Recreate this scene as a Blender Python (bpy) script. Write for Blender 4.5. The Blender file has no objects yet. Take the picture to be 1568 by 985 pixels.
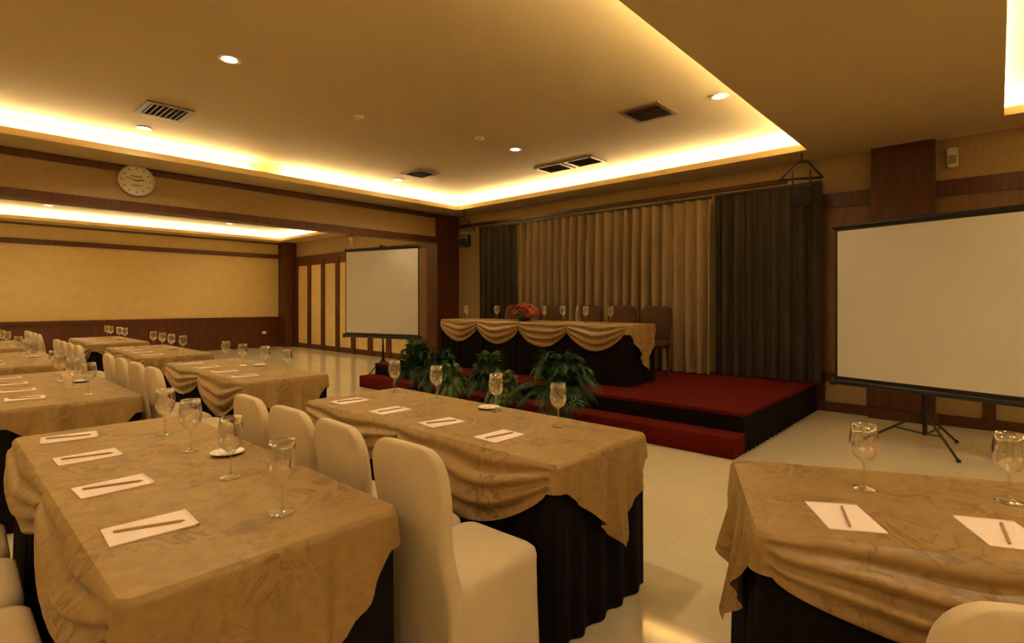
import bpy, math, random
from mathutils import Vector, Matrix
random.seed(7)
scene = bpy.context.scene
scene.view_settings.view_transform = 'Standard'
scene.view_settings.look = 'None'
scene.view_settings.exposure = 1.0
scene.view_settings.gamma = 0.95
COL = scene.collection

# ------------------------------------------------------------ materials
def _base(name):
    m = bpy.data.materials.new(name); m.use_nodes = True
    nt = m.node_tree; nt.nodes.clear()
    out = nt.nodes.new('ShaderNodeOutputMaterial')
    return m, nt, out

def mat(name, c1, c2=None, rough=0.6, scale=8.0, metal=0.0, bump=0.0, bscale=None, stretch=(1,1,1),
        detail=4.0, sheen=0.0, spec=0.5, lo=0.35, hi=0.65, distortion=0.0):
    m, nt, out = _base(name)
    N = nt.nodes.new; L = nt.links.new
    b = N('ShaderNodeBsdfPrincipled'); L(b.outputs[0], out.inputs[0])
    b.inputs['Roughness'].default_value = rough
    b.inputs['Metallic'].default_value = metal
    b.inputs['Specular IOR Level'].default_value = spec
    if sheen: b.inputs['Sheen Weight'].default_value = sheen
    tc = N('ShaderNodeTexCoord'); mp = N('ShaderNodeMapping'); mp.inputs['Scale'].default_value = stretch
    L(tc.outputs['Object'], mp.inputs[0])
    n = N('ShaderNodeTexNoise'); n.inputs['Scale'].default_value = scale; n.inputs['Detail'].default_value = detail
    n.inputs['Distortion'].default_value = distortion
    L(mp.outputs[0], n.inputs['Vector'])
    r = N('ShaderNodeValToRGB')
    r.color_ramp.elements[0].position = lo; r.color_ramp.elements[1].position = hi
    r.color_ramp.elements[0].color = (*c1, 1); r.color_ramp.elements[1].color = (*(c2 or c1), 1)
    L(n.outputs['Fac'], r.inputs[0]); L(r.outputs[0], b.inputs['Base Color'])
    if bump:
        n2 = N('ShaderNodeTexNoise'); n2.inputs['Scale'].default_value = bscale or scale * 3
        L(mp.outputs[0], n2.inputs['Vector'])
        bp = N('ShaderNodeBump'); bp.inputs['Strength'].default_value = bump; bp.inputs['Distance'].default_value = 0.02
        L(n2.outputs['Fac'], bp.inputs['Height']); L(bp.outputs[0], b.inputs['Normal'])
    return m

def emit(name, col, s):
    m, nt, out = _base(name)
    e = nt.nodes.new('ShaderNodeEmission'); e.inputs[0].default_value = (*col, 1); e.inputs[1].default_value = s
    nt.links.new(e.outputs[0], out.inputs[0]); return m

def mat_glass():
    m, nt, out = _base('clear_glass')
    N = nt.nodes.new; L = nt.links.new
    t = N('ShaderNodeBsdfTransparent'); t.inputs[0].default_value = (0.96, 0.955, 0.94, 1)
    g = N('ShaderNodeBsdfGlossy'); g.inputs['Roughness'].default_value = 0.08; g.inputs[0].default_value = (1, 1, 1, 1)
    lw = N('ShaderNodeLayerWeight'); lw.inputs[0].default_value = 0.4
    mr = N('ShaderNodeMapRange'); mr.inputs['To Min'].default_value = 0.11; mr.inputs['To Max'].default_value = 0.85
    L(lw.outputs['Facing'], mr.inputs['Value'])
    mx = N('ShaderNodeMixShader'); L(mr.outputs[0], mx.inputs[0]); L(t.outputs[0], mx.inputs[1]); L(g.outputs[0], mx.inputs[2])
    L(mx.outputs[0], out.inputs[0]); return m

def mat_floor():
    m, nt, out = _base('polished_tile')
    N = nt.nodes.new; L = nt.links.new
    b = N('ShaderNodeBsdfPrincipled'); L(b.outputs[0], out.inputs[0])
    b.inputs['Roughness'].default_value = 0.07; b.inputs['Specular IOR Level'].default_value = 0.9
    tc = N('ShaderNodeTexCoord')
    br = N('ShaderNodeTexBrick'); br.offset = 0.0; br.inputs['Scale'].default_value = 1.0
    br.inputs['Brick Width'].default_value = 0.6; br.inputs['Row Height'].default_value = 0.6
    br.inputs['Mortar Size'].default_value = 0.002; br.inputs['Mortar Smooth'].default_value = 0.3
    br.inputs['Color1'].default_value = (0.76, 0.69, 0.50, 1); br.inputs['Color2'].default_value = (0.79, 0.72, 0.53, 1)
    br.inputs['Mortar'].default_value = (0.62, 0.55, 0.39, 1)
    L(tc.outputs['Object'], br.inputs['Vector'])
    n = N('ShaderNodeTexNoise'); n.inputs['Scale'].default_value = 2.5; n.inputs['Detail'].default_value = 6
    L(tc.outputs['Object'], n.inputs['Vector'])
    mr = N('ShaderNodeMapRange'); mr.inputs['To Min'].default_value = 0.9; mr.inputs['To Max'].default_value = 1.06
    L(n.outputs['Fac'], mr.inputs['Value'])
    mx = N('ShaderNodeMix'); mx.data_type = 'RGBA'; mx.blend_type = 'MULTIPLY'; mx.inputs[0].default_value = 1.0
    L(br.outputs['Color'], mx.inputs[6]); L(mr.outputs[0], mx.inputs[7]); L(mx.outputs[2], b.inputs['Base Color'])
    return m

def mat_cloth():
    # gold-brown jacquard satin with darker veins
    m, nt, out = _base('gold_jacquard')
    N = nt.nodes.new; L = nt.links.new
    b = N('ShaderNodeBsdfPrincipled'); L(b.outputs[0], out.inputs[0])
    b.inputs['Roughness'].default_value = 0.38; b.inputs['Specular IOR Level'].default_value = 0.45
    tc = N('ShaderNodeTexCoord')
    n = N('ShaderNodeTexNoise'); n.inputs['Scale'].default_value = 4.4; n.inputs['Detail'].default_value = 5; n.inputs['Distortion'].default_value = 1.8
    n.inputs['Roughness'].default_value = 0.55
    L(tc.outputs['Object'], n.inputs['Vector'])
    r = N('ShaderNodeValToRGB'); cr = r.color_ramp
    A = (0.335, 0.222, 0.088); B = (0.365, 0.244, 0.099); Dk = (0.20, 0.118, 0.040)
    cr.elements[0].position = 0.0; cr.elements[0].color = (*A, 1)
    cr.elements[1].position = 1.0; cr.elements[1].color = (*B, 1)
    for p, c in ((0.46, A), (0.485, Dk), (0.495, Dk), (0.522, B), (0.60, B), (0.612, Dk), (0.628, A)):
        e = cr.elements.new(p); e.color = (*c, 1)
    L(n.outputs['Fac'], r.inputs[0])
    n3 = N('ShaderNodeTexNoise'); n3.inputs['Scale'].default_value = 2.6; L(tc.outputs['Object'], n3.inputs['Vector'])
    mr3 = N('ShaderNodeMapRange'); mr3.inputs['From Min'].default_value = 0.36; mr3.inputs['From Max'].default_value = 0.6
    L(n3.outputs['Fac'], mr3.inputs['Value'])
    mx = N('ShaderNodeMix'); mx.data_type = 'RGBA'; L(mr3.outputs[0], mx.inputs[0])
    mx.inputs[6].default_value = (0.35, 0.233, 0.093, 1); L(r.outputs[0], mx.inputs[7])
    n4 = N('ShaderNodeTexNoise'); n4.inputs['Scale'].default_value = 30; n4.inputs['Detail'].default_value = 4; L(tc.outputs['Object'], n4.inputs['Vector'])
    mr4 = N('ShaderNodeMapRange'); mr4.inputs['From Min'].default_value = 0.3; mr4.inputs['From Max'].default_value = 0.7
    mr4.inputs['To Min'].default_value = 0.90; mr4.inputs['To Max'].default_value = 1.08; L(n4.outputs['Fac'], mr4.inputs['Value'])
    m4 = N('ShaderNodeMix'); m4.data_type = 'RGBA'; m4.blend_type = 'MULTIPLY'; m4.inputs[0].default_value = 1.0
    L(mx.outputs[2], m4.inputs[6]); L(mr4.outputs[0], m4.inputs[7])
    L(m4.outputs[2], b.inputs['Base Color'])
    n2 = N('ShaderNodeTexNoise'); n2.inputs['Scale'].default_value = 5; n2.inputs['Detail'].default_value = 2; n2.inputs['Distortion'].default_value = 0.9
    L(tc.outputs['Object'], n2.inputs['Vector'])
    bp = N('ShaderNodeBump'); bp.inputs['Strength'].default_value = 0.38; bp.inputs['Distance'].default_value = 0.035
    L(n2.outputs['Fac'], bp.inputs['Height']); L(bp.outputs[0], b.inputs['Normal'])
    return m

M = {}
M['floor'] = mat_floor()
M['cloth'] = mat_cloth()
M['glass'] = mat_glass()
M['ceil'] = mat('ceiling_paint', (0.58, 0.455, 0.24), (0.60, 0.475, 0.255), 0.8, 1.5)
M['tan'] = mat('tan_wallpaper', (0.38, 0.27, 0.12), (0.43, 0.305, 0.135), 0.7, 30, bump=0.1)
M['panel'] = mat('cream_panel', (0.60, 0.455, 0.20), (0.64, 0.495, 0.23), 0.6, 5, bump=0.03)
M['wood'] = mat('mahogany_wood', (0.070, 0.019, 0.007), (0.115, 0.034, 0.012), 0.35, 3, stretch=(6, 6, 0.7), detail=8, distortion=1.0)
M['woodl'] = mat('brown_wood', (0.16, 0.085, 0.032), (0.20, 0.11, 0.043), 0.45, 3, stretch=(5, 5, 0.6), detail=8, distortion=1.0)
M['black'] = mat('black_skirting', (0.006, 0.004, 0.005), (0.009, 0.007, 0.007), 0.9, 30, spec=0.15)
M['cover'] = mat('ivory_spandex', (0.63, 0.53, 0.37), (0.67, 0.57, 0.41), 0.75, 4, bump=0.12, bscale=9, sheen=0.05)
M['paper'] = mat('notepaper', (0.93, 0.82, 0.80), (0.95, 0.85, 0.83), 0.7, 20)
M['porcelain'] = mat('porcelain', (0.85, 0.82, 0.76), None, 0.2)
M['pencil'] = mat('pencil_wood', (0.45, 0.25, 0.10), None, 0.4)
M['carpet'] = mat('red_carpet', (0.095, 0.007, 0.005), (0.14, 0.011, 0.007), 0.95, 60, bump=0.3, bscale=200, spec=0.1)
M['curt_l'] = mat('beige_drape', (0.27, 0.205, 0.118), (0.33, 0.25, 0.145), 0.75, 10, stretch=(1, 1, .2), spec=0.2)
M['curt_d'] = mat('charcoal_drape', (0.046, 0.037, 0.028), (0.062, 0.050, 0.038), 0.75, 10, stretch=(1, 1, .2), spec=0.2)
M['screen'] = mat('screen_fabric', (0.66, 0.645, 0.61), (0.68, 0.665, 0.63), 0.85, 2)
M['blk'] = mat('black_plastic', (0.012, 0.011, 0.010), None, 0.4)
M['steel'] = mat('dark_steel', (0.05, 0.045, 0.04), None, 0.35, metal=0.8)
M['white'] = mat('white_plastic', (0.75, 0.7, 0.6), None, 0.4)
M['grey'] = mat('clock_print', (0.30, 0.25, 0.18), None, 0.5)
M['vent'] = mat('vent_grille', (0.17, 0.10, 0.048), (0.2, 0.12, 0.058), 0.5)
M['ventdark'] = mat('vent_duct', (0.03, 0.018, 0.01), None, 0.8)
M['leaf'] = mat('palm_leaf', (0.014, 0.045, 0.012), (0.035, 0.10, 0.026), 0.45, 9)
M['leafv'] = mat('variegated_leaf', (0.05, 0.11, 0.03), (0.18, 0.24, 0.09), 0.45, 25)
M['pot'] = mat('dark_pot', (0.03, 0.018, 0.012), (0.04, 0.025, 0.015), 0.4)
M['soil'] = mat('potting_soil', (0.02, 0.012, 0.008), None, 0.95)
M['red'] = mat('red_petal', (0.45, 0.015, 0.010), (0.55, 0.04, 0.02), 0.5, 30)
M['pink'] = mat('coral_petal', (0.60, 0.13, 0.07), (0.65, 0.2, 0.1), 0.5, 30)
M['chairwood'] = mat('chair_leather', (0.060, 0.027, 0.010), (0.085, 0.038, 0.014), 0.6, 6, bump=0.1, spec=0.25)
WARM = (1.0, 0.80, 0.47)
M['led'] = emit('led_strip_glow', WARM, 50.0)
M['lamp'] = emit('downlight_glow', (1.0, 0.88, 0.66), 30.0)

# ------------------------------------------------------------ mesh builder
class MB:
    def __init__(s): s.v = []; s.f = []; s.m = []; s.sm = []; s.mats = []
    def mi(s, k):
        if k not in s.mats: s.mats.append(k)
        return s.mats.index(k)
    def add(s, vs, fs, k, smooth=False, T=None):
        o = len(s.v); i = s.mi(k)
        for p in vs:
            p = Vector(p)
            if T is not None: p = T @ p
            s.v.append(tuple(p))
        for f in fs:
            s.f.append([o + a for a in f]); s.m.append(i); s.sm.append(smooth)
    def box(s, x0, x1, y0, y1, z0, z1, k, T=None, bev=0.0):
        if bev <= 0:
            vs = [(x0,y0,z0),(x1,y0,z0),(x1,y1,z0),(x0,y1,z0),(x0,y0,z1),(x1,y0,z1),(x1,y1,z1),(x0,y1,z1)]
            fs = [(0,3,2,1),(4,5,6,7),(0,1,5,4),(1,2,6,5),(2,3,7,6),(3,0,4,7)]
            s.add(vs, fs, k, False, T); return
        cx, cy = (x0+x1)/2, (y0+y1)/2; hx, hy = (x1-x0)/2, (y1-y0)/2
        s.loft([rrect(cx, cy, hx-bev, hy-bev, bev, z0), rrect(cx, cy, hx, hy, bev, z0+bev),
                rrect(cx, cy, hx, hy, bev, z1-bev), rrect(cx, cy, hx-bev, hy-bev, bev, z1)], k, T=T)
    def loft(s, rings, k, cap=True, smooth=True, T=None, closed=True):
        n = len(rings[0]); vs = [p for r in rings for p in r]; fs = []
        for j in range(len(rings)-1):
            for i in range(n if closed else n-1):
                a = j*n+i; b = j*n+(i+1) % n
                fs.append((a, b, b+n, a+n))
        s.add(vs, fs, k, smooth, T)
        if cap:
            s.add(rings[0], [tuple(range(n-1, -1, -1))], k, False, T)
            s.add(rings[-1], [tuple(range(n))], k, False, T)
    def lathe(s, prof, k, n=24, T=None, cap=False):
        rings = [[(r*math.cos(2*math.pi*i/n), r*math.sin(2*math.pi*i/n), z) for i in range(n)] for r, z in prof]
        s.loft(rings, k, cap=cap, T=T)
    def cyl(s, p0, p1, r, k, n=12, r2=None):
        p0 = Vector(p0); p1 = Vector(p1); d = p1-p0
        q = d.to_track_quat('Z', 'Y').to_matrix().to_4x4()
        T = Matrix.Translation(p0) @ q
        s.lathe([(r, 0), (r if r2 is None else r2, d.length)], k, n, T, cap=True)
    def mesh(s, name):
        me = bpy.data.meshes.new(name); me.from_pydata(s.v, [], s.f)
        for k in s.mats: me.materials.append(M[k])
        me.polygons.foreach_set('material_index', s.m); me.polygons.foreach_set('use_smooth', s.sm)
        me.update(); return me
    def obj(s, name, loc=(0,0,0), rz=0.0):
        return place(s.mesh(name), name, loc, rz)

def place(me, name, loc=(0,0,0), rz=0.0, sc=1.0):
    o = bpy.data.objects.new(name, me); COL.objects.link(o)
    o.location = loc; o.rotation_euler = (0, 0, rz); o.scale = (sc, sc, sc); return o

def rrect(cx, cy, hx, hy, r, z, n=5):
    r = max(0.0005, min(r, hx-0.0005, hy-0.0005)); pts = []
    for sx, sy, a0 in ((1,1,0),(-1,1,90),(-1,-1,180),(1,-1,270)):
        for i in range(n+1):
            a = math.radians(a0 + 90*i/n)
            pts.append((cx+sx*(hx-r)+r*math.cos(a), cy+sy*(hy-r)+r*math.sin(a), z))
    return pts

def box(name, x0, x1, y0, y1, z0, z1, k):
    b = MB(); b.box(0, x1-x0, 0, y1-y0, 0, z1-z0, k)
    return b.obj(name, (x0, y0, z0))

def boxes(name, lst):
    b = MB()
    for (x0,x1,y0,y1,z0,z1,k) in lst: b.box(x0,x1,y0,y1,z0,z1,k)
    return b.obj(name)

# ------------------------------------------------------------ room shell
YB = 7.8; YF = -3.0; XL = -8.75; XR = 4.6; XF = -16.8; ZS = 3.25; ZC = 3.5
box('floor', XF-0.2, XR+0.2, YF-0.2, YB+0.2, -0.1, 0.0, 'floor')
box('ceiling', XF-0.2, XR+0.2, YF-0.2, YB+0.2, ZC, ZC+0.1, 'ceil')
box('wall_back', XF-0.2, XR+0.2, YB, YB+0.2, 0, ZC, 'tan')
box('wall_front', XF-0.2, XR+0.2, YF-0.2, YF, 0, ZC, 'tan')
box('wall_right', XR, XR+0.2, YF, YB, 0, ZC, 'tan')
box('wall_far_left', XF-0.2, XF, YF, YB, 0, ZC, 'panel')

trays = [(-8.05, -1.72, -2.3, 7.2), (0.04, 4.0, -2.3, 7.2), (-16.1, -9.5, -2.3, 7.2)]
RC = 0.24
sof = []
y0, y1 = trays[0][2], trays[0][3]
T_ = 0.06
sof.append((XF, XR, y1, YB, ZS, ZS+T_, 'ceil')); sof.append((XF, XR, YF, y0, ZS, ZS+T_, 'ceil'))
xs = sorted(trays)
edges = [XF] + [v for t in xs for v in (t[0], t[1])] + [XR]
for i in range(0, len(edges), 2):
    sof.append((edges[i], edges[i+1], y0, y1, ZS, ZS+T_, 'ceil'))
zz0 = ZS+T_
sof.append((XF, XR, y1+RC, YB, zz0, ZC, 'ceil')); sof.append((XF, XR, YF, y0-RC, zz0, ZC, 'ceil'))
ed2 = [XF] + [v for t in xs for v in (t[0]-RC, t[1]+RC)] + [XR]
for i in range(0, len(ed2), 2):
    sof.append((ed2[i], ed2[i+1], y0-RC, y1+RC, zz0, ZC, 'ceil'))
for (a, b, c, d) in trays:
    lp = 0.02
    sof += [(a-0.015, a, c, d, zz0, zz0+lp, 'ceil'), (b, b+0.015, c, d, zz0, zz0+lp, 'ceil'),
            (a-0.015, b+0.015, c-0.015, c, zz0, zz0+lp, 'ceil'), (a-0.015, b+0.015, d, d+0.015, zz0, zz0+lp, 'ceil')]
boxes('ceiling_soffit', sof)
for ti, (a, b, c, d) in enumerate(trays):
    w = 0.03; o = 0.13; z0 = zz0+0.001; z1 = z0+0.02
    L_ = [(b+o, b+o+w, c-o, d+o, z0, z1, 'led'), (a-o, b+o, c-o-w, c-o, z0, z1, 'led'), (a-o, b+o, d+o, d+o+w, z0, z1, 'led')]
    if ti == 0:   # two tubes with a joint between them
        L_ += [(a-o-w, a-o, c-o, 3.28, z0, z1, 'led'), (a-o-w, a-o, 3.68, d+o, z0, z1, 'led')]
    else: L_.append((a-o-w, a-o, c-o, d+o, z0, z1, 'led'))
    boxes('cove_light_strip', L_)

# opening to the adjoining room : beam + pillars
box('ceiling_beam', XL-0.25, XL, YF, YB, 2.74, ZS, 'tan')
boxes('trim_1', [(XL-0.27, XL+0.02, YF, 7.25, 2.66, 2.77, 'wood'), (XL-0.001, XL+0.03, YF, YB, 3.16, ZS, 'wood'),
                 (XL-0.28, XL-0.249, YF, YB, 3.17, ZS, 'woodl')])
box('wall_left', XL-0.3, XL+0.06, 7.2, YB, 0, ZS, 'wood')
# back wall trims
tr = [(-8.69, -2.1, YB-0.03, YB, 3.0, 3.06, 'wood'),
      (-1.75, XR, YB-0.04, YB, 2.6, 2.78, 'wood'),
      (-1.75, XR, YB-0.02, YB, 0.5, 2.6, 'woodl'),
      (-1.75, XR, YB-0.035, YB, 0.39, 0.5, 'wood'),
      (-1.75, XR, YB-0.04, YB, 0.0, 0.12, 'wood')]
for x in (-1.75, -1.2, -0.12, 0.9, 1.9, 2.9, 3.9):
    tr.append((x, x+0.1, YB-0.035, YB, 0.12, 0.39, 'wood'))
boxes('trim_2', tr)
boxes('wall_pilaster', [(-1.14, -0.53, YB-0.12, YB-0.02, 0, ZS, 'wood'), (-1.17, -0.50, YB-0.14, YB-0.02, 0, 0.12, 'wood')])
# adjoining room
boxes('trim_3', [(XF, XF+0.03, YF, YB, 0.0, 0.86, 'wood'), (XF, XF+0.06, YF, YB, 0.86, 0.94, 'wood'),
                 (XF, XF+0.04, YF, YB, 2.76, 2.88, 'wood'), (XF, XF+0.04, YF, YB, 3.2, ZS, 'woodl'),
                 (XF, XF+0.025, -1.2, -1.12, 0.94, 2.76, 'wood'), (XF, XF+0.5, 7.45, YB, 0, ZS, 'wood')])
tr = [(XF+0.5, XL-0.3, YB-0.04, YB, 2.66, 2.8, 'wood'), (XF+0.5, XL-0.3, YB-0.04, YB, 0, 0.12, 'wood')]
boxes('trim_4', tr)
dr = []
x = XF+0.55
for i in range(7):
    dr.append((x, x+0.20, YB-0.08, YB-0.005, 0.0, 2.66, 'wood'))
    dr.append((x+0.20, x+0.82, YB-0.05, YB-0.005, 0.12, 2.5, 'panel'))
    dr.append((x+0.20, x+0.82, YB-0.06, YB-0.005, 2.5, 2.66, 'wood'))
    dr.append((x+0.20, x+0.82, YB-0.06, YB-0.005, 0.0, 0.14, 'wood'))
    x += 0.82
boxes('door_1', dr)
b = MB()
b.box(x+0.1, XL-0.35, YB-0.03, YB-0.005, 0.12, 2.66, 'woodl')
b.obj('wall_panel')

# ------------------------------------------------------------ ceiling fixtures
def downlight_mesh():
    b = MB()
    b.lathe([(0.035, -0.001), (0.085, -0.004), (0.09, -0.010), (0.075, -0.014), (0.06, -0.008), (0.055, -0.002)], 'white', 28)
    b.lathe([(0.0005, -0.006), (0.05, -0.006), (0.056, -0.004)], 'lamp', 28)
    return b.mesh('downlight')
DL = downlight_mesh()
def downlight(x, y, z=ZC, e=30):
    o = place(DL, 'recessed_downlight', (x, y, z))
    ld = bpy.data.lights.new('downlight_bulb', 'SPOT'); ld.energy = e; ld.color = (1.0, 0.82, 0.53)
    ld.spot_size = math.radians(150); ld.spot_blend = 1.0; ld.shadow_soft_size = 0.06
    lo = bpy.data.objects.new('bulb', ld); COL.objects.link(lo); lo.parent = o; lo.location = (0, 0, -0.03)
for x in (-2.1, -4.9, -7.6):
    for y in (-1.7, 1.75, 5.43): downlight(x, y, e=19 if y > 5 else 30)
for x in (1.0, 3.2):
    for y in (-1.2, 1.75, 5.0): downlight(x, y, e=28)
for x in (-10.6, -13.0, -15.2):
    for y in (-1.2, 1.75, 5.43): downlight(x, y, e=32)

def vent(x, y, w=0.5, d=0.5, rz=0):
    b = MB(); f = 0.05
    for q in ((-w/2, w/2, -d/2, -d/2+f), (-w/2, w/2, d/2-f, d/2), (-w/2, -w/2+f, -d/2+f, d/2-f), (w/2-f, w/2, -d/2+f, d/2-f)):
        b.box(q[0], q[1], q[2], q[3], -0.02, -0.002, 'vent')
    b.box(-w/2+f, w/2-f, -d/2+f, d/2-f, -0.004, -0.002, 'ventdark')
    n = 7
    for i in range(n):
        yy = -d/2+f+(i+0.5)*(d-2*f)/n
        T = Matrix.Translation((0, yy, -0.013)) @ Matrix.Rotation(math.radians(40), 4, 'X')
        b.box(-w/2+f, w/2-f, -0.018, 0.018, -0.0015, 0.0015, 'vent', T)
    b.obj('air_vent', (x, y, ZC), rz)
vent(-2.86, 5.36, .48, .48); vent(-4.55, 6.6, .5, .42); vent(-5.12, 6.6, .5, .42); vent(-6.97, 5.41, .45, .45); vent(-6.76, 1.75, .5, .45)
vent(-12, 3.5, .5, .5)
b = MB(); b.lathe([(0.0005, -0.04), (0.04, -0.038), (0.055, -0.02), (0.06, -0.001)], 'ceil', 24)
sm = b.mesh('smoke_detector')
place(sm, 'smoke_detector', (-4.9, 4.75, ZC)); place(sm, 'smoke_detector', (-5.34, 3.28, ZC))

# ------------------------------------------------------------ wall clock
b = MB(); R = 0.21
T = Matrix.Rotation(math.radians(90), 4, 'Y')
b.lathe([(0.001, 0.012), (R-0.02, 0.012)], 'white', 48, T)
b.lathe([(R-0.02, 0.012), (R-0.018, 0.03), (R-0.006, 0.035), (R, 0.025), (R, 0.0)], 'screen', 48, T)
b.lathe([(R-0.024, 0.0125), (R-0.02, 0.013)], 'grey', 48, T)
for i in range(12):
    a = i*math.pi/6; Rm = Matrix.Rotation(a, 4, 'X')
    b.box(0.0125, 0.015, -0.008, 0.008, R-0.065, R-0.035, 'grey', Rm)
b.box(0.0125, 0.0145, -0.07, 0.07, 0.045, 0.065, 'grey'); b.box(0.0125, 0.0145, -0.05, 0.05, -0.075, -0.06, 'grey')
b.box(0.0155, 0.018, -0.006, 0.006, -0.02, 0.09, 'blk', Matrix.Rotation(math.radians(-80), 4, 'X'))
b.box(0.0185, 0.021, -0.004, 0.004, -0.03, 0.13, 'blk', Matrix.Rotation(math.radians(75), 4, 'X'))
b.obj('wall_clock', (XL+0.032, 1.92, 3.06))

# ------------------------------------------------------------ curtains
def curtain(name, x0, x1, y, z0, z1, k, wl=0.15, amp=0.045, seed=0):
    rnd = random.Random(seed); n = int((x1-x0)/0.0125); rows = 14
    ph = []; p = 0
    for i in range(n+1):
        ph.append(p); p += 2*math.pi*0.0125/wl*(0.75+0.5*rnd.random()) 
    am = [1+0.35*math.sin(i*0.043+seed)*math.sin(i*0.017) for i in range(n+1)]
    b = MB(); rings = []
    for j in range(rows+1):
        t = j/rows; z = z1+(z0-z1)*t; r = []
        for i in range(n+1):
            s = math.sin(ph[i]); s2 = math.copysign(abs(s)**0.75, s)
            A = amp*am[i]*(0.55+0.45*min(1, t*4))
            if t < 0.02: A = amp*0.6
            r.append((x0+(x1-x0)*i/n + 0.008*math.sin(ph[i]*2+t*2), y+A*s2+0.012*math.sin(i*0.11+t*2.5), z))
        rings.append(r)
    b.loft(rings, k, cap=False, closed=False)
    b.box(x0, x1, y-0.02, y+0.02, z1-0.005, z1+0.03, 'blk')
    return b.obj(name)
curtain('stage_curtain', -7.85, -6.65, 7.60, 0.375, 2.9, 'curt_d', seed=1, wl=.17)
curtain('stage_curtain', -3.0, -1.65, 7.60, 0.375, 2.9, 'curt_d', seed=2, wl=.17)
curtain('stage_curtain', -6.7, -3.0, 7.46, 0.375, 2.86, 'curt_l', wl=0.17, amp=0.07, seed=3)

# ------------------------------------------------------------ stage
def pleated(b, x0, x1, y0, y1, z0, z1, k, wl=0.06, amp=0.012, flare=1.0):
    per = []
    step = 0.01
    def run(p, q, nrm):
        L = (Vector(q)-Vector(p)).length; n = max(2, int(L/step))
        for i in range(n): per.append((p[0]+(q[0]-p[0])*i/n, p[1]+(q[1]-p[1])*i/n, nrm))
    run((x0, y0), (x1, y0), (0, -1)); run((x1, y0), (x1, y1), (1, 0)); run((x1, y1), (x0, y1), (0, 1)); run((x0, y1), (x0, y0), (-1, 0))
    rings = []; J = 5
    for j in range(J+1):
        t = j/J; r = []
        for i, (px, py, nn) in enumerate(per):
            s = i*step*2*math.pi/wl
            o = amp*(math.sin(s+1.6*math.sin(s*0.13)+t*0.5*math.sin(s*.31)))*(0.3+0.7*t*flare)+0.012*t*flare
            r.append((px+nn[0]*o, py+nn[1]*o, z1+(z0-z1)*t))
        rings.append(r)
    b.loft(rings, k, cap=False)
SX0, SX1 = -7.8, -1.74
b = MB()
b.box(SX0+0.02, SX1-0.02, 5.12, 7.74, 0.0, 0.33, 'black')
b.box(SX0, SX1, 5.1, 7.76, 0.33, 0.365, 'carpet')
pleated(b, SX0+0.005, SX1-0.005, 5.105, 7.755, 0.0, 0.345, 'black', wl=0.12, amp=0.008)
b.box(SX0, SX1+0.01, 4.8, 5.09, 0.0, 0.185, 'carpet', bev=0.008)
b.obj('stage_platform')

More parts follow.
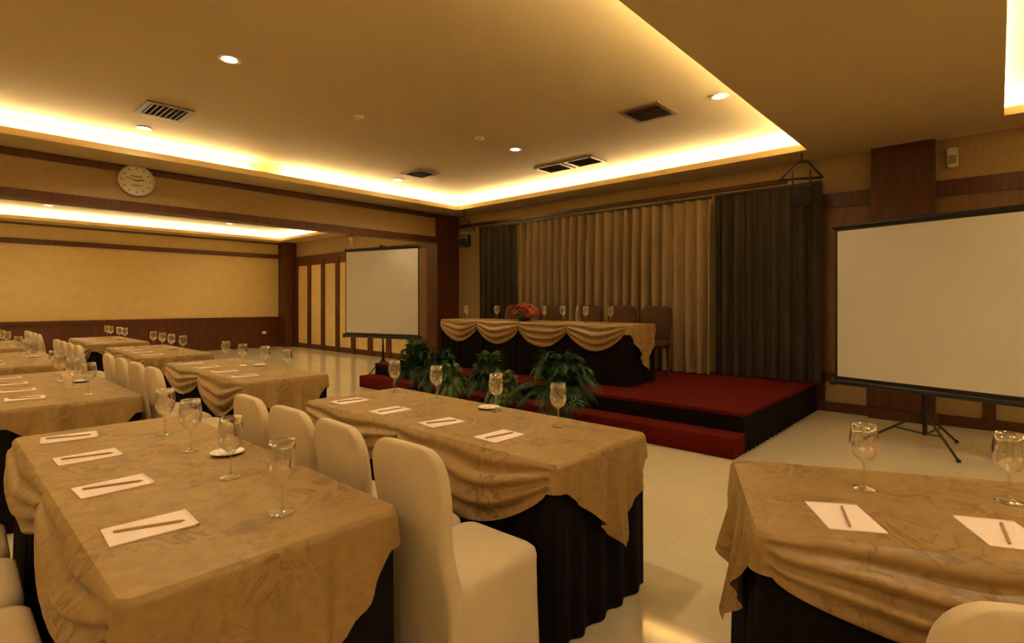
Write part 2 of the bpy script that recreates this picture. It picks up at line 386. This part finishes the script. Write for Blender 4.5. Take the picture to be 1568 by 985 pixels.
# ------------------------------------------------------------ tables
def table_mesh(W, D, H, name, nsw=2, corner=0.10, swag=0.25, tip=0.43, seed=0):
    """banquet table: top, folding legs, pleated black skirt and draped gold cloth. origin at floor centre"""
    b = MB(); hx, hy = W/2, D/2
    b.box(-hx, hx, -hy, hy, H-0.035, H-0.006, 'woodl', bev=0.006)
    for sx in (-1, 1):
        for sy in (-1, 1):
            b.cyl((sx*(hx-0.12), sy*(hy-0.08), 0), (sx*(hx-0.12), sy*(hy-0.08), H-0.035), 0.014, 'steel', 10)
    pleated(b, -hx-0.002, hx+0.002, -hy-0.002, hy+0.002, 0.006, H-0.012, 'black', wl=0.13, amp=0.013)
    rc = 0.035; ox, oy = hx+0.012, hy+0.012
    per = []
    step = 0.0125
    def side(p, q, nrm, sid):
        L = (Vector(q)-Vector(p)).length; n = int(L/step)
        for i in range(n+1):
            u = i/n; per.append((p[0]+(q[0]-p[0])*u, p[1]+(q[1]-p[1])*u, nrm[0], nrm[1], sid, u, L))
    def corn(cx, cy, a0):
        for i in range(1, 6):
            a = math.radians(a0+90*i/6)
            per.append((cx+rc*math.cos(a), cy+rc*math.sin(a), math.cos(a), math.sin(a), -1, 0, 0))
    side((-ox+rc, -oy), (ox-rc, -oy), (0, -1), 0); corn(ox-rc, -oy+rc, -90)
    side((ox, -oy+rc), (ox, oy-rc), (1, 0), 1); corn(ox-rc, oy-rc, 0)
    side((ox-rc, oy), (-ox+rc, oy), (0, 1), 2); corn(-ox+rc, oy-rc, 90)
    side((-ox, oy-rc), (-ox, -oy+rc), (-1, 0), 3); corn(-ox+rc, -oy+rc, 180)
    J = 30; rings = [[] for _ in range(J+1)]
    for (px, py, nx, ny, sid, u, L) in per:
        f = 0
        if sid in (0, 2):
            k = u*nsw; f = k-math.floor(k) if u < 1 else 1.0
            par = math.sin(math.pi*f); Ld = corner+0.015+(swag-corner)*par**0.75
            wsw = par**0.5; wend = 0
            if nsw == 2 and sid == 0: Ld += 0.05*par*(1 if u > .5 else -0.6)
        elif sid in (1, 3):
            f = u; v = f/.58 if f < .58 else 1-(f-.58)/.42
            v = max(0, min(1, v))
            Ld = corner+0.015+(tip-corner)*(v**1.1)
            wsw = 0; wend = min(1, 4*min(f, 1-f))
        else:
            Ld = corner+0.015; wsw = 0; wend = 0
        sc_ = 0.55 if sid == 2 else 1.0
        for j in range(J+1):
            t = j/J
            z = H - Ld*t
            off = 0.0
            e = min(1, t*Ld/0.02)
            off += 0.010*math.sin(e*math.pi/2)
            if sid in (0, 2):
                fold = math.sin(t*2*math.pi*3.3+0.9*math.sin(f*5+u*9)+0.6*abs(f-.5))
                off += sc_*wsw*(0.045*math.sin(math.pi*min(1, t*1.05))*t**0.3 + 0.018*fold*min(1, t*4)) + 0.006*t
                off += 0.008*(1-wsw)*math.sin(t*20)*min(1, t*4)
            elif sid in (1, 3):
                off += wend*t*(0.028+0.030*math.sin(u*L*2*math.pi/0.19+0.6+1.2*t)+0.010*math.sin(u*L*2*math.pi/0.07+2*t))
                off += 0.01*t
            else:
                off += 0.012*t
            rings[j].append((px+nx*off, py+ny*off, z))
    n = len(per)
    b.loft(rings, 'cloth', cap=False)
    b.add(rings[0], [tuple(range(n))], 'cloth', False)
    return b.mesh(name)

TH = 0.75
TM = table_mesh(2.05, 0.70, TH, 'banquet_table', swag=.27)
def table(cx, cy, rz=0): return place(TM, 'banquet_table', (cx, cy, 0), rz)

# ------------------------------------------------------------ banquet chair with fitted cover
def chair_mesh():
    b = MB()
    rings = []
    def wr(ring, amp, cyy):
        out = []
        for i, (x, y, z) in enumerate(ring):
            d = Vector((x, y-cyy)); l = d.length or 1
            k = amp*math.sin(i*2.1)
            out.append((x+d.x/l*k, y+d.y/l*k, z))
        return out
    for (z, hx, hy, cy, r, a) in ((0.0, 0.205, 0.235, 0.0, 0.05, .005), (0.12, 0.203, 0.232, 0.0, 0.05, .004), (0.28, 0.198, 0.226, 0.002, 0.05, .002),
                               (0.40, 0.196, 0.222, 0.004, 0.05, 0), (0.435, 0.197, 0.222, 0.004, 0.05, 0), (0.458, 0.192, 0.218, 0.004, 0.05, 0),
                               (0.472, 0.178, 0.205, 0.004, 0.05, 0), (0.480, 0.150, 0.180, 0.004, 0.05, 0), (0.484, 0.09, 0.12, 0.004, 0.04, 0)):
        rings.append(wr(rrect(0, cy, hx, hy, r, z, 6), a, cy))
    b.loft(rings, 'cover')
    rings = []
    prof = []
    ZT = 0.80; R = 0.13
    for z in (0.05, 0.2, 0.36, 0.44, 0.50, 0.58, 0.66, 0.72, 0.77, ZT):
        t = (z-0.40)/0.55
        hx = 0.190 if z < 0.44 else 0.190-0.022*math.sin(min(1, (z-0.44)/0.3)*math.pi)
        cy = -0.195 - max(0, t)*0.08; hy = 0.034-0.012*max(0, t)
        prof.append((z, hx, cy, hy))
    for i in range(1, 11):
        a = math.pi/2*i/10
        zz = ZT+R*math.sin(a); hx = 0.190-0.105*(1-math.cos(a))**1.3 - (0.05*(max(0, i-8)/2)**1.5)
        t = (zz-0.40)/0.55
        prof.append((zz, hx, -0.195-t*0.08, (0.034-0.012*t)*(math.cos(a)**0.35 if i < 10 else 0.35)))
    for (z, hx, cy, hy) in prof: rings.append(rrect(0, cy, hx, max(0.006, hy), 0.03, z, 6))
    b.loft(rings, 'cover')
    return b.mesh('banquet_chair')
CH = chair_mesh()
def chair(cx, cy, rz=0.0):
    return place(CH, 'banquet_chair', (cx, cy, 0), rz+math.radians(random.uniform(-2, 2)))

# ------------------------------------------------------------ small table things
def glass_mesh():
    b = MB()
    p = [(0.0005, 0.0045), (0.030, 0.003), (0.037, 0.0005), (0.0375, 0.002), (0.030, 0.005), (0.010, 0.010), (0.005, 0.018), (0.0042, 0.05), (0.0045, 0.082),
         (0.010, 0.092), (0.026, 0.103), (0.037, 0.120), (0.0425, 0.142), (0.043, 0.165), (0.040, 0.19), (0.0365, 0.215),
         (0.0353, 0.215), (0.0388, 0.19), (0.0418, 0.165), (0.0413, 0.142), (0.0358, 0.121), (0.025, 0.1045), (0.0005, 0.097)]
    b.lathe(p, 'glass', 32)
    return b.mesh('wine_glass')
GM = glass_mesh()
def glass(x, y, z=TH): place(GM, 'wine_glass', (x, y, z+0.0005), 0, 1.04)
def pad_mesh():
    b = MB(); b.box(-0.075, 0.075, -0.105, 0.105, 0, 0.004, 'paper'); b.box(-0.075, 0.075, 0.098, 0.106, 0.0002, 0.0052, 'porcelain')
    return b.mesh('notepad')
PM = pad_mesh()
b = MB(); b.lathe([(0.0005, -0.085), (0.0038, -0.072), (0.0038, 0.08), (0.003, 0.088)], 'pencil', 6, Matrix.Translation((0,0,0.0036)) @ Matrix.Rotation(math.pi/2, 4, 'X'), cap=True)
PC = b.mesh('pencil')
def pad(x, y, rz=0.0, z=TH):
    r = rz+math.radians(random.uniform(-8, 8))
    place(PM, 'notepad', (x, y, z+0.0005), r)
    place(PC, 'pencil', (x+0.005, y, z+0.0047), r+math.radians(random.uniform(-20, -5)))
b = MB(); b.lathe([(0.0005, 0.002), (0.04, 0.002), (0.065, 0.012), (0.068, 0.013), (0.064, 0.010), (0.04, 0.0), (0.0005, 0.0)], 'porcelain', 32)
for i in range(5):
    a = i*1.3; b.box(-0.012, 0.012, -0.007, 0.007, 0.004, 0.014, 'paper', Matrix.Translation((0.024*math.cos(a), 0.024*math.sin(a), 0)) @ Matrix.Rotation(a*2, 4, 'Z'), bev=0.003)
DM = b.mesh('candy_dish')
def dish(x, y, z=TH): place(DM, 'candy_dish', (x, y, z+0.0005))

def setrow(cx, yc):
    table(cx, yc)
    for i in range(4):
        x = cx+0.62-0.47*i
        pad(x, yc-0.20)
        glass(x+0.12+random.uniform(-.02, .02), yc+0.10+random.uniform(-.02, .03))
    dish(cx-0.05, yc+0.20)
YA = 0.64; YBr = 2.04
table(-2.44, YA)
for x, y in ((-1.80, .43), (-2.30, .44), (-2.81, .45), (-3.28, .455)): pad(x, y)
for x, y in ((-1.63, .735), (-2.10, .756), (-2.60, .77), (-3.01, .78)): glass(x, y)
dish(-2.43, .86)
for x in (-1.60, -2.05, -2.50, -2.95): chair(x, -0.01)
table(-2.33, YBr)
for x in (-1.78, -2.21, -2.68, -3.13): pad(x, 1.86)
for x, y in ((-1.70, 2.22), (-2.2, 2.27), (-2.75, 2.27), (-3.22, 2.27)): glass(x, y)
dish(-2.29, 2.3)
for x in (-1.48, -1.91, -2.34, -2.77): chair(x, 1.352)
setrow(-5.45, YA); setrow(-5.5, YBr+0.03)
setrow(-8.3, YA); setrow(-8.35, YBr+0.03)
setrow(-11.3, YA); setrow(-11.3, YBr+0.03)
for cx in (-5.45, -8.3, -11.3):
    for i in range(4):
        chair(cx+0.85-0.47*i, -0.02)
        chair(cx+0.95-0.47*i, 1.36)
# angled table at the right
R3 = math.radians(25); c3, s3 = math.cos(R3), math.sin(R3)
def t3(u, v): return (-0.50+u*c3-v*s3, 1.60+u*s3+v*c3)
cx, cy = t3(1.025, 0.35); table(cx, cy, R3)
for u in (0.25, 0.64, 1.1, 1.55):
    x, y = t3(u, 0.17); pad(x, y, R3+math.radians(6))
for u in (0.39, 0.80, 1.25, 1.7):
    x, y = t3(u, 0.47); glass(x, y)
for u in (0.36, 0.83, 1.30, 1.77):
    x, y = t3(u, -0.375); chair(x, y, R3)

# ------------------------------------------------------------ head table on stage
HZ = 0.366
hm = table_mesh(3.45, 0.70, 0.75, 'head_table', nsw=4, corner=0.10, swag=0.32, tip=0.58)
place(hm, 'head_table', (-5.05, 6.05, HZ))
for x in (-6.5, -5.75, -4.85, -4.55, -4.15, -3.75): glass(x, 6.0+random.uniform(-.05, .05), HZ+0.75)
def hchair():
    b = MB()
    b.box(-0.24, 0.24, -0.24, 0.24, 0.40, 0.49, 'chairwood', bev=0.03)
    rings = []
    for z, hx in ((0.5, .225), (0.6, .23), (0.8, .235), (0.86, .235), (0.92, .225), (0.96, .19), (0.98, .13)):
        rings.append(rrect(0, 0.22+(z-0.5)*0.14, hx, 0.035 if z < 0.97 else 0.02, 0.03, z))
    b.loft(rings, 'chairwood')
    for sx in (-1, 1):
        b.cyl((sx*0.21, -0.21, 0.004), (sx*0.2, -0.2, 0.42), 0.016, 'wood', 10, 0.024)
        b.cyl((sx*0.21, 0.24, 0.004), (sx*0.2, 0.2, 0.42), 0.016, 'wood', 10, 0.024)
        b.cyl((sx*0.19, 0.2, 0.42), (sx*0.19, 0.24, 0.55), 0.018, 'wood', 10)
    return b.mesh('conference_chair')
HC = hchair()
for x in (-6.3, -5.5, -4.75, -4.15, -3.6): place(HC, 'conference_chair', (x, 6.72, HZ))
# flowers
b = MB(); rnd = random.Random(3)
b.lathe([(0.07, 0), (0.09, 0.02), (0.11, 0.06), (0.10, 0.065), (0.001, 0.055)], 'pot', 24, cap=False)
for i in range(70):
    th = rnd.uniform(0, 6.283); ph = rnd.uniform(0.05, 1.5)
    c = Vector((0.27*math.sin(ph)*math.cos(th), 0.16*math.sin(ph)*math.sin(th), 0.07+0.19*math.cos(ph)))
    nrm = Vector((c.x, c.y, c.z)).normalized(); q = nrm.to_track_quat('Z', 'Y').to_matrix().to_4x4()
    T = Matrix.Translation(c) @ q; k = 'red' if rnd.random() < .7 else 'pink'
    for p in range(6):
        a = p*math.pi/3; s = 0.046
        P = [(0, 0, 0), (s*.6*math.cos(a-.4), s*.6*math.sin(a-.4), .012), (s*math.cos(a), s*math.sin(a), .006), (s*.6*math.cos(a+.4), s*.6*math.sin(a+.4), .012)]
        b.add(P, [(0, 1, 2, 3)], k, False, T)
    b.lathe([(0.009, 0.004), (0.007, 0.014), (0.0005, 0.016)], 'pink', 8, T)
for i in range(30):
    th = rnd.uniform(0, 6.283); r = rnd.uniform(.18, .31)
    a = Vector((0.05*math.cos(th), .04*math.sin(th), .06)); e = Vector((r*math.cos(th), r*.7*math.sin(th), rnd.uniform(.03, .12)))
    sd = Vector((-math.sin(th), math.cos(th), 0))*.02; mdl = (a+e)/2+Vector((0, 0, .03))
    b.add([a, mdl+sd, e, mdl-sd], [(0, 1, 2, 3)], 'leaf')
b.obj('flower_arrangement', (-5.22, 5.98, HZ+0.7505))
b = MB(); b.lathe([(0.03, 0), (0.033, 0.01), (0.033, 0.16), (0.025, 0.19), (0.012, 0.22), (0.012, 0.24)], 'glass', 24)
b.lathe([(0.014, 0.235), (0.014, 0.26), (0.0005, 0.26)], 'woodl', 16)
b.obj('water_bottle', (-4.4, 6.2, HZ+0.7505))

# ------------------------------------------------------------ plants
def plant_mesh(name, seed, h=0.85, spread=0.42, nf=26, k='leaf', nl=16, ll=0.17, pot=1.0):
    b = MB(); rnd = random.Random(seed)
    b.lathe([(r*pot, z) for r, z in [(0.10, 0), (0.115, 0.01), (0.15, 0.24), (0.16, 0.25), (0.155, 0.27), (0.14, 0.27), (0.135, 0.23)]], 'pot', 28)
    b.lathe([(0.0005, 0.235), (0.136*pot, 0.235)], 'soil', 28)
    for i in range(nf):
        th = rnd.uniform(0, 6.283); el = rnd.uniform(0.15, 1.0); L = rnd.uniform(.7, 1.0)
        out = spread*el*L*1.15; top = 0.24+(h-0.24)*(1-0.45*el)*L
        d = Vector((math.cos(th), math.sin(th), 0)); sd = Vector((-math.sin(th), math.cos(th), 0))
        P0 = Vector((0, 0, 0.23)); P1 = d*out*.35+Vector((0, 0, top*1.05)); P2 = d*out+Vector((0, 0, top*(0.95-0.35*el)))
        def bz(t): return P0*(1-t)**2+P1*2*t*(1-t)+P2*t*t
        pts = [bz(t/8) for t in range(9)]
        for a_, b_ in zip(pts[:-1], pts[1:]):
            b.add([a_-sd*.003, a_+sd*.003, b_+sd*.002, b_-sd*.002], [(0, 1, 2, 3)], k)
        for j in range(nl):
            t = 0.28+0.72*j/(nl-1); p = bz(t); tg = (bz(min(1, t+.02))-bz(t-.02)).normalized()
            ln = ll*(1-abs(t-.6)*1.1)*rnd.uniform(.85, 1.1)
            for s in (-1, 1):
                v = (sd*s*.8+tg*.55+Vector((0, 0, -.15))).normalized()
                w = tg*0.012
                m_ = p+v*ln*.5+Vector((0, 0, .01)); e = p+v*ln+Vector((0, 0, -.025))
                b.add([p, m_-w, e, m_+w], [(0, 1, 2, 3)], k)
    return b.mesh(name)
pa = plant_mesh('potted_palm', 1, 1.14, .50, 54, ll=.2); pb = plant_mesh('potted_palm', 2, 1.08, .36, 46, ll=.17)
pv = plant_mesh('potted_fern', 5, .80, .24, 46, 'leafv', 14, .12); pf = plant_mesh('potted_fern', 8, .96, .30, 48, 'leaf', 14, .16)
place(pa, 'potted_palm', (-3.26, 4.28, 0), .3); place(pb, 'potted_palm', (-5.62, 4.3, 0), 1.0)
for i, (x, y) in enumerate(((-3.86, 4.12), (-4.30, 4.32), (-4.72, 4.14), (-5.14, 4.32))):
    place((pv, pf)[i % 2], 'potted_fern', (x, y, 0), i*1.1)

# ------------------------------------------------------------ projection screens
def screen(name, loc, rz, W, z0, z1, leg=0.48):
    b = MB(); h = W/2
    b.box(-h+0.02, h-0.02, -0.002, 0.002, z0+0.04, z1-0.03, 'blk')
    b.box(-h+0.045, h-0.045, -0.005, -0.0025, z0+0.07, z1-0.06, 'screen')
    b.box(-h, h, -0.02, 0.02, z1-0.035, z1, 'blk', bev=0.006)
    b.cyl((-h, 0.0, z0+0.01), (h, 0.0, z0+0.01), 0.03, 'blk', 20)
    for sx in (-1, 1): b.box(sx*h-0.02, sx*h+0.02, -0.036, 0.036, z0-0.03, z0+0.05, 'blk', bev=0.008)
    b.cyl((0, 0.06, 0.12), (0, 0.06, z1+0.04), 0.014, 'steel', 14)
    b.cyl((0, 0.06, 0.12), (0, 0.06, 0.6), 0.019, 'blk', 14)
    b.box(-0.03, 0.03, -0.01, 0.085, z1-0.03, z1+0.04, 'blk', bev=0.006)
    b.cyl((0, 0.06, 0.28), (0, 0.06, 0.36), 0.032, 'blk', 16)
    for a in (80, 200, 320):
        r = math.radians(a); e = (leg*math.cos(r), 0.06+leg*math.sin(r), 0.012)
        b.cyl((0.02*math.cos(r), 0.06+0.02*math.sin(r), 0.32), e, 0.011, 'blk', 10)
        m_ = (leg*.52*math.cos(r), 0.06+leg*.52*math.sin(r), 0.17)
        b.cyl((0, 0.06, 0.13), m_, 0.007, 'blk', 8)
        b.lathe([(0.0005, 0), (0.018, 0), (0.018, 0.02), (0.008, 0.03)], 'blk', 12, Matrix.Translation((e[0], e[1], 0)))
    return b.obj(name, loc, rz)
screen('projection_screen', (-0.54, 6.40, 0), math.radians(-16.5), 1.64, 0.53, 2.22)
screen('projection_screen', (-8.48, 5.67, 0), math.radians(14.5), 1.82, 0.74, 2.42, 0.3)

# ------------------------------------------------------------ wall mounted bits
def speaker(name, loc, rz):
    b = MB()
    T = Matrix.Rotation(math.radians(15), 4, 'X')
    b.box(-0.11, 0.11, -0.10, 0.08, -0.34, -0.10, 'blk', T, bev=0.015)
    b.lathe([(0.001, 0), (0.06, .004), (0.08, 0.0)], 'steel', 24, T @ Matrix.Translation((0, -0.102, -0.22)) @ Matrix.Rotation(math.pi/2, 4, 'X'))
    A, B, C, D = (-0.24, 0.05, 0.0), (0.24, 0.05, 0.0), (-0.05, 0.02, 0.20), (0.07, 0.02, 0.20)
    for p, q in ((A, B), (A, C), (B, D), (C, D)): b.cyl(p, q, 0.014, 'blk', 8)
    b.cyl((-0.1, 0.03, 0.1), (-0.1, 0, -0.12), 0.008, 'blk', 8); b.cyl((0.1, 0.03, 0.1), (0.1, 0, -0.12), 0.008, 'blk', 8)
    b.cyl((0, 0.02, 0.2), (0, 0.02, ZS-loc[2]), 0.012, 'blk', 10)
    return b.obj(name, loc, rz)
speaker('mounted_loudspeaker', (-1.80, 7.3, 2.94), math.radians(25))
speaker('mounted_loudspeaker', (-7.98, 7.3, 2.85), math.radians(30))
def wbox(x, z):
    b = MB(); b.box(-0.05, 0.05, -0.09, 0, -0.11, 0.11, 'white', bev=0.015); b.box(-0.035, 0.035, -0.094, -0.088, -0.08, 0.02, 'grey')
    b.obj('emergency_lamp', (x, YB-0.001, z))
wbox(-0.38, 3.02); wbox(-13.0, 3.05)
b = MB(); b.box(0, .012, -.06, .06, -.04, .04, 'white', bev=.004); b.obj('wall_outlet', (XF+0.03, 7.0, .45))

# ------------------------------------------------------------ world + camera
w = bpy.data.worlds.new('World'); scene.world = w; w.use_nodes = True
w.node_tree.nodes['Background'].inputs[0].default_value = (0.02, 0.014, 0.008, 1)
cam = bpy.data.cameras.new('camera'); co = bpy.data.objects.new('camera', cam); COL.objects.link(co)
co.location = (0, 0, 1.4); co.rotation_euler = (math.radians(90), 0, math.radians(42.4))
cam.sensor_width = 36; cam.lens = 816/1568*36; cam.shift_y = -30/1568; cam.clip_start = 0.05
scene.camera = co
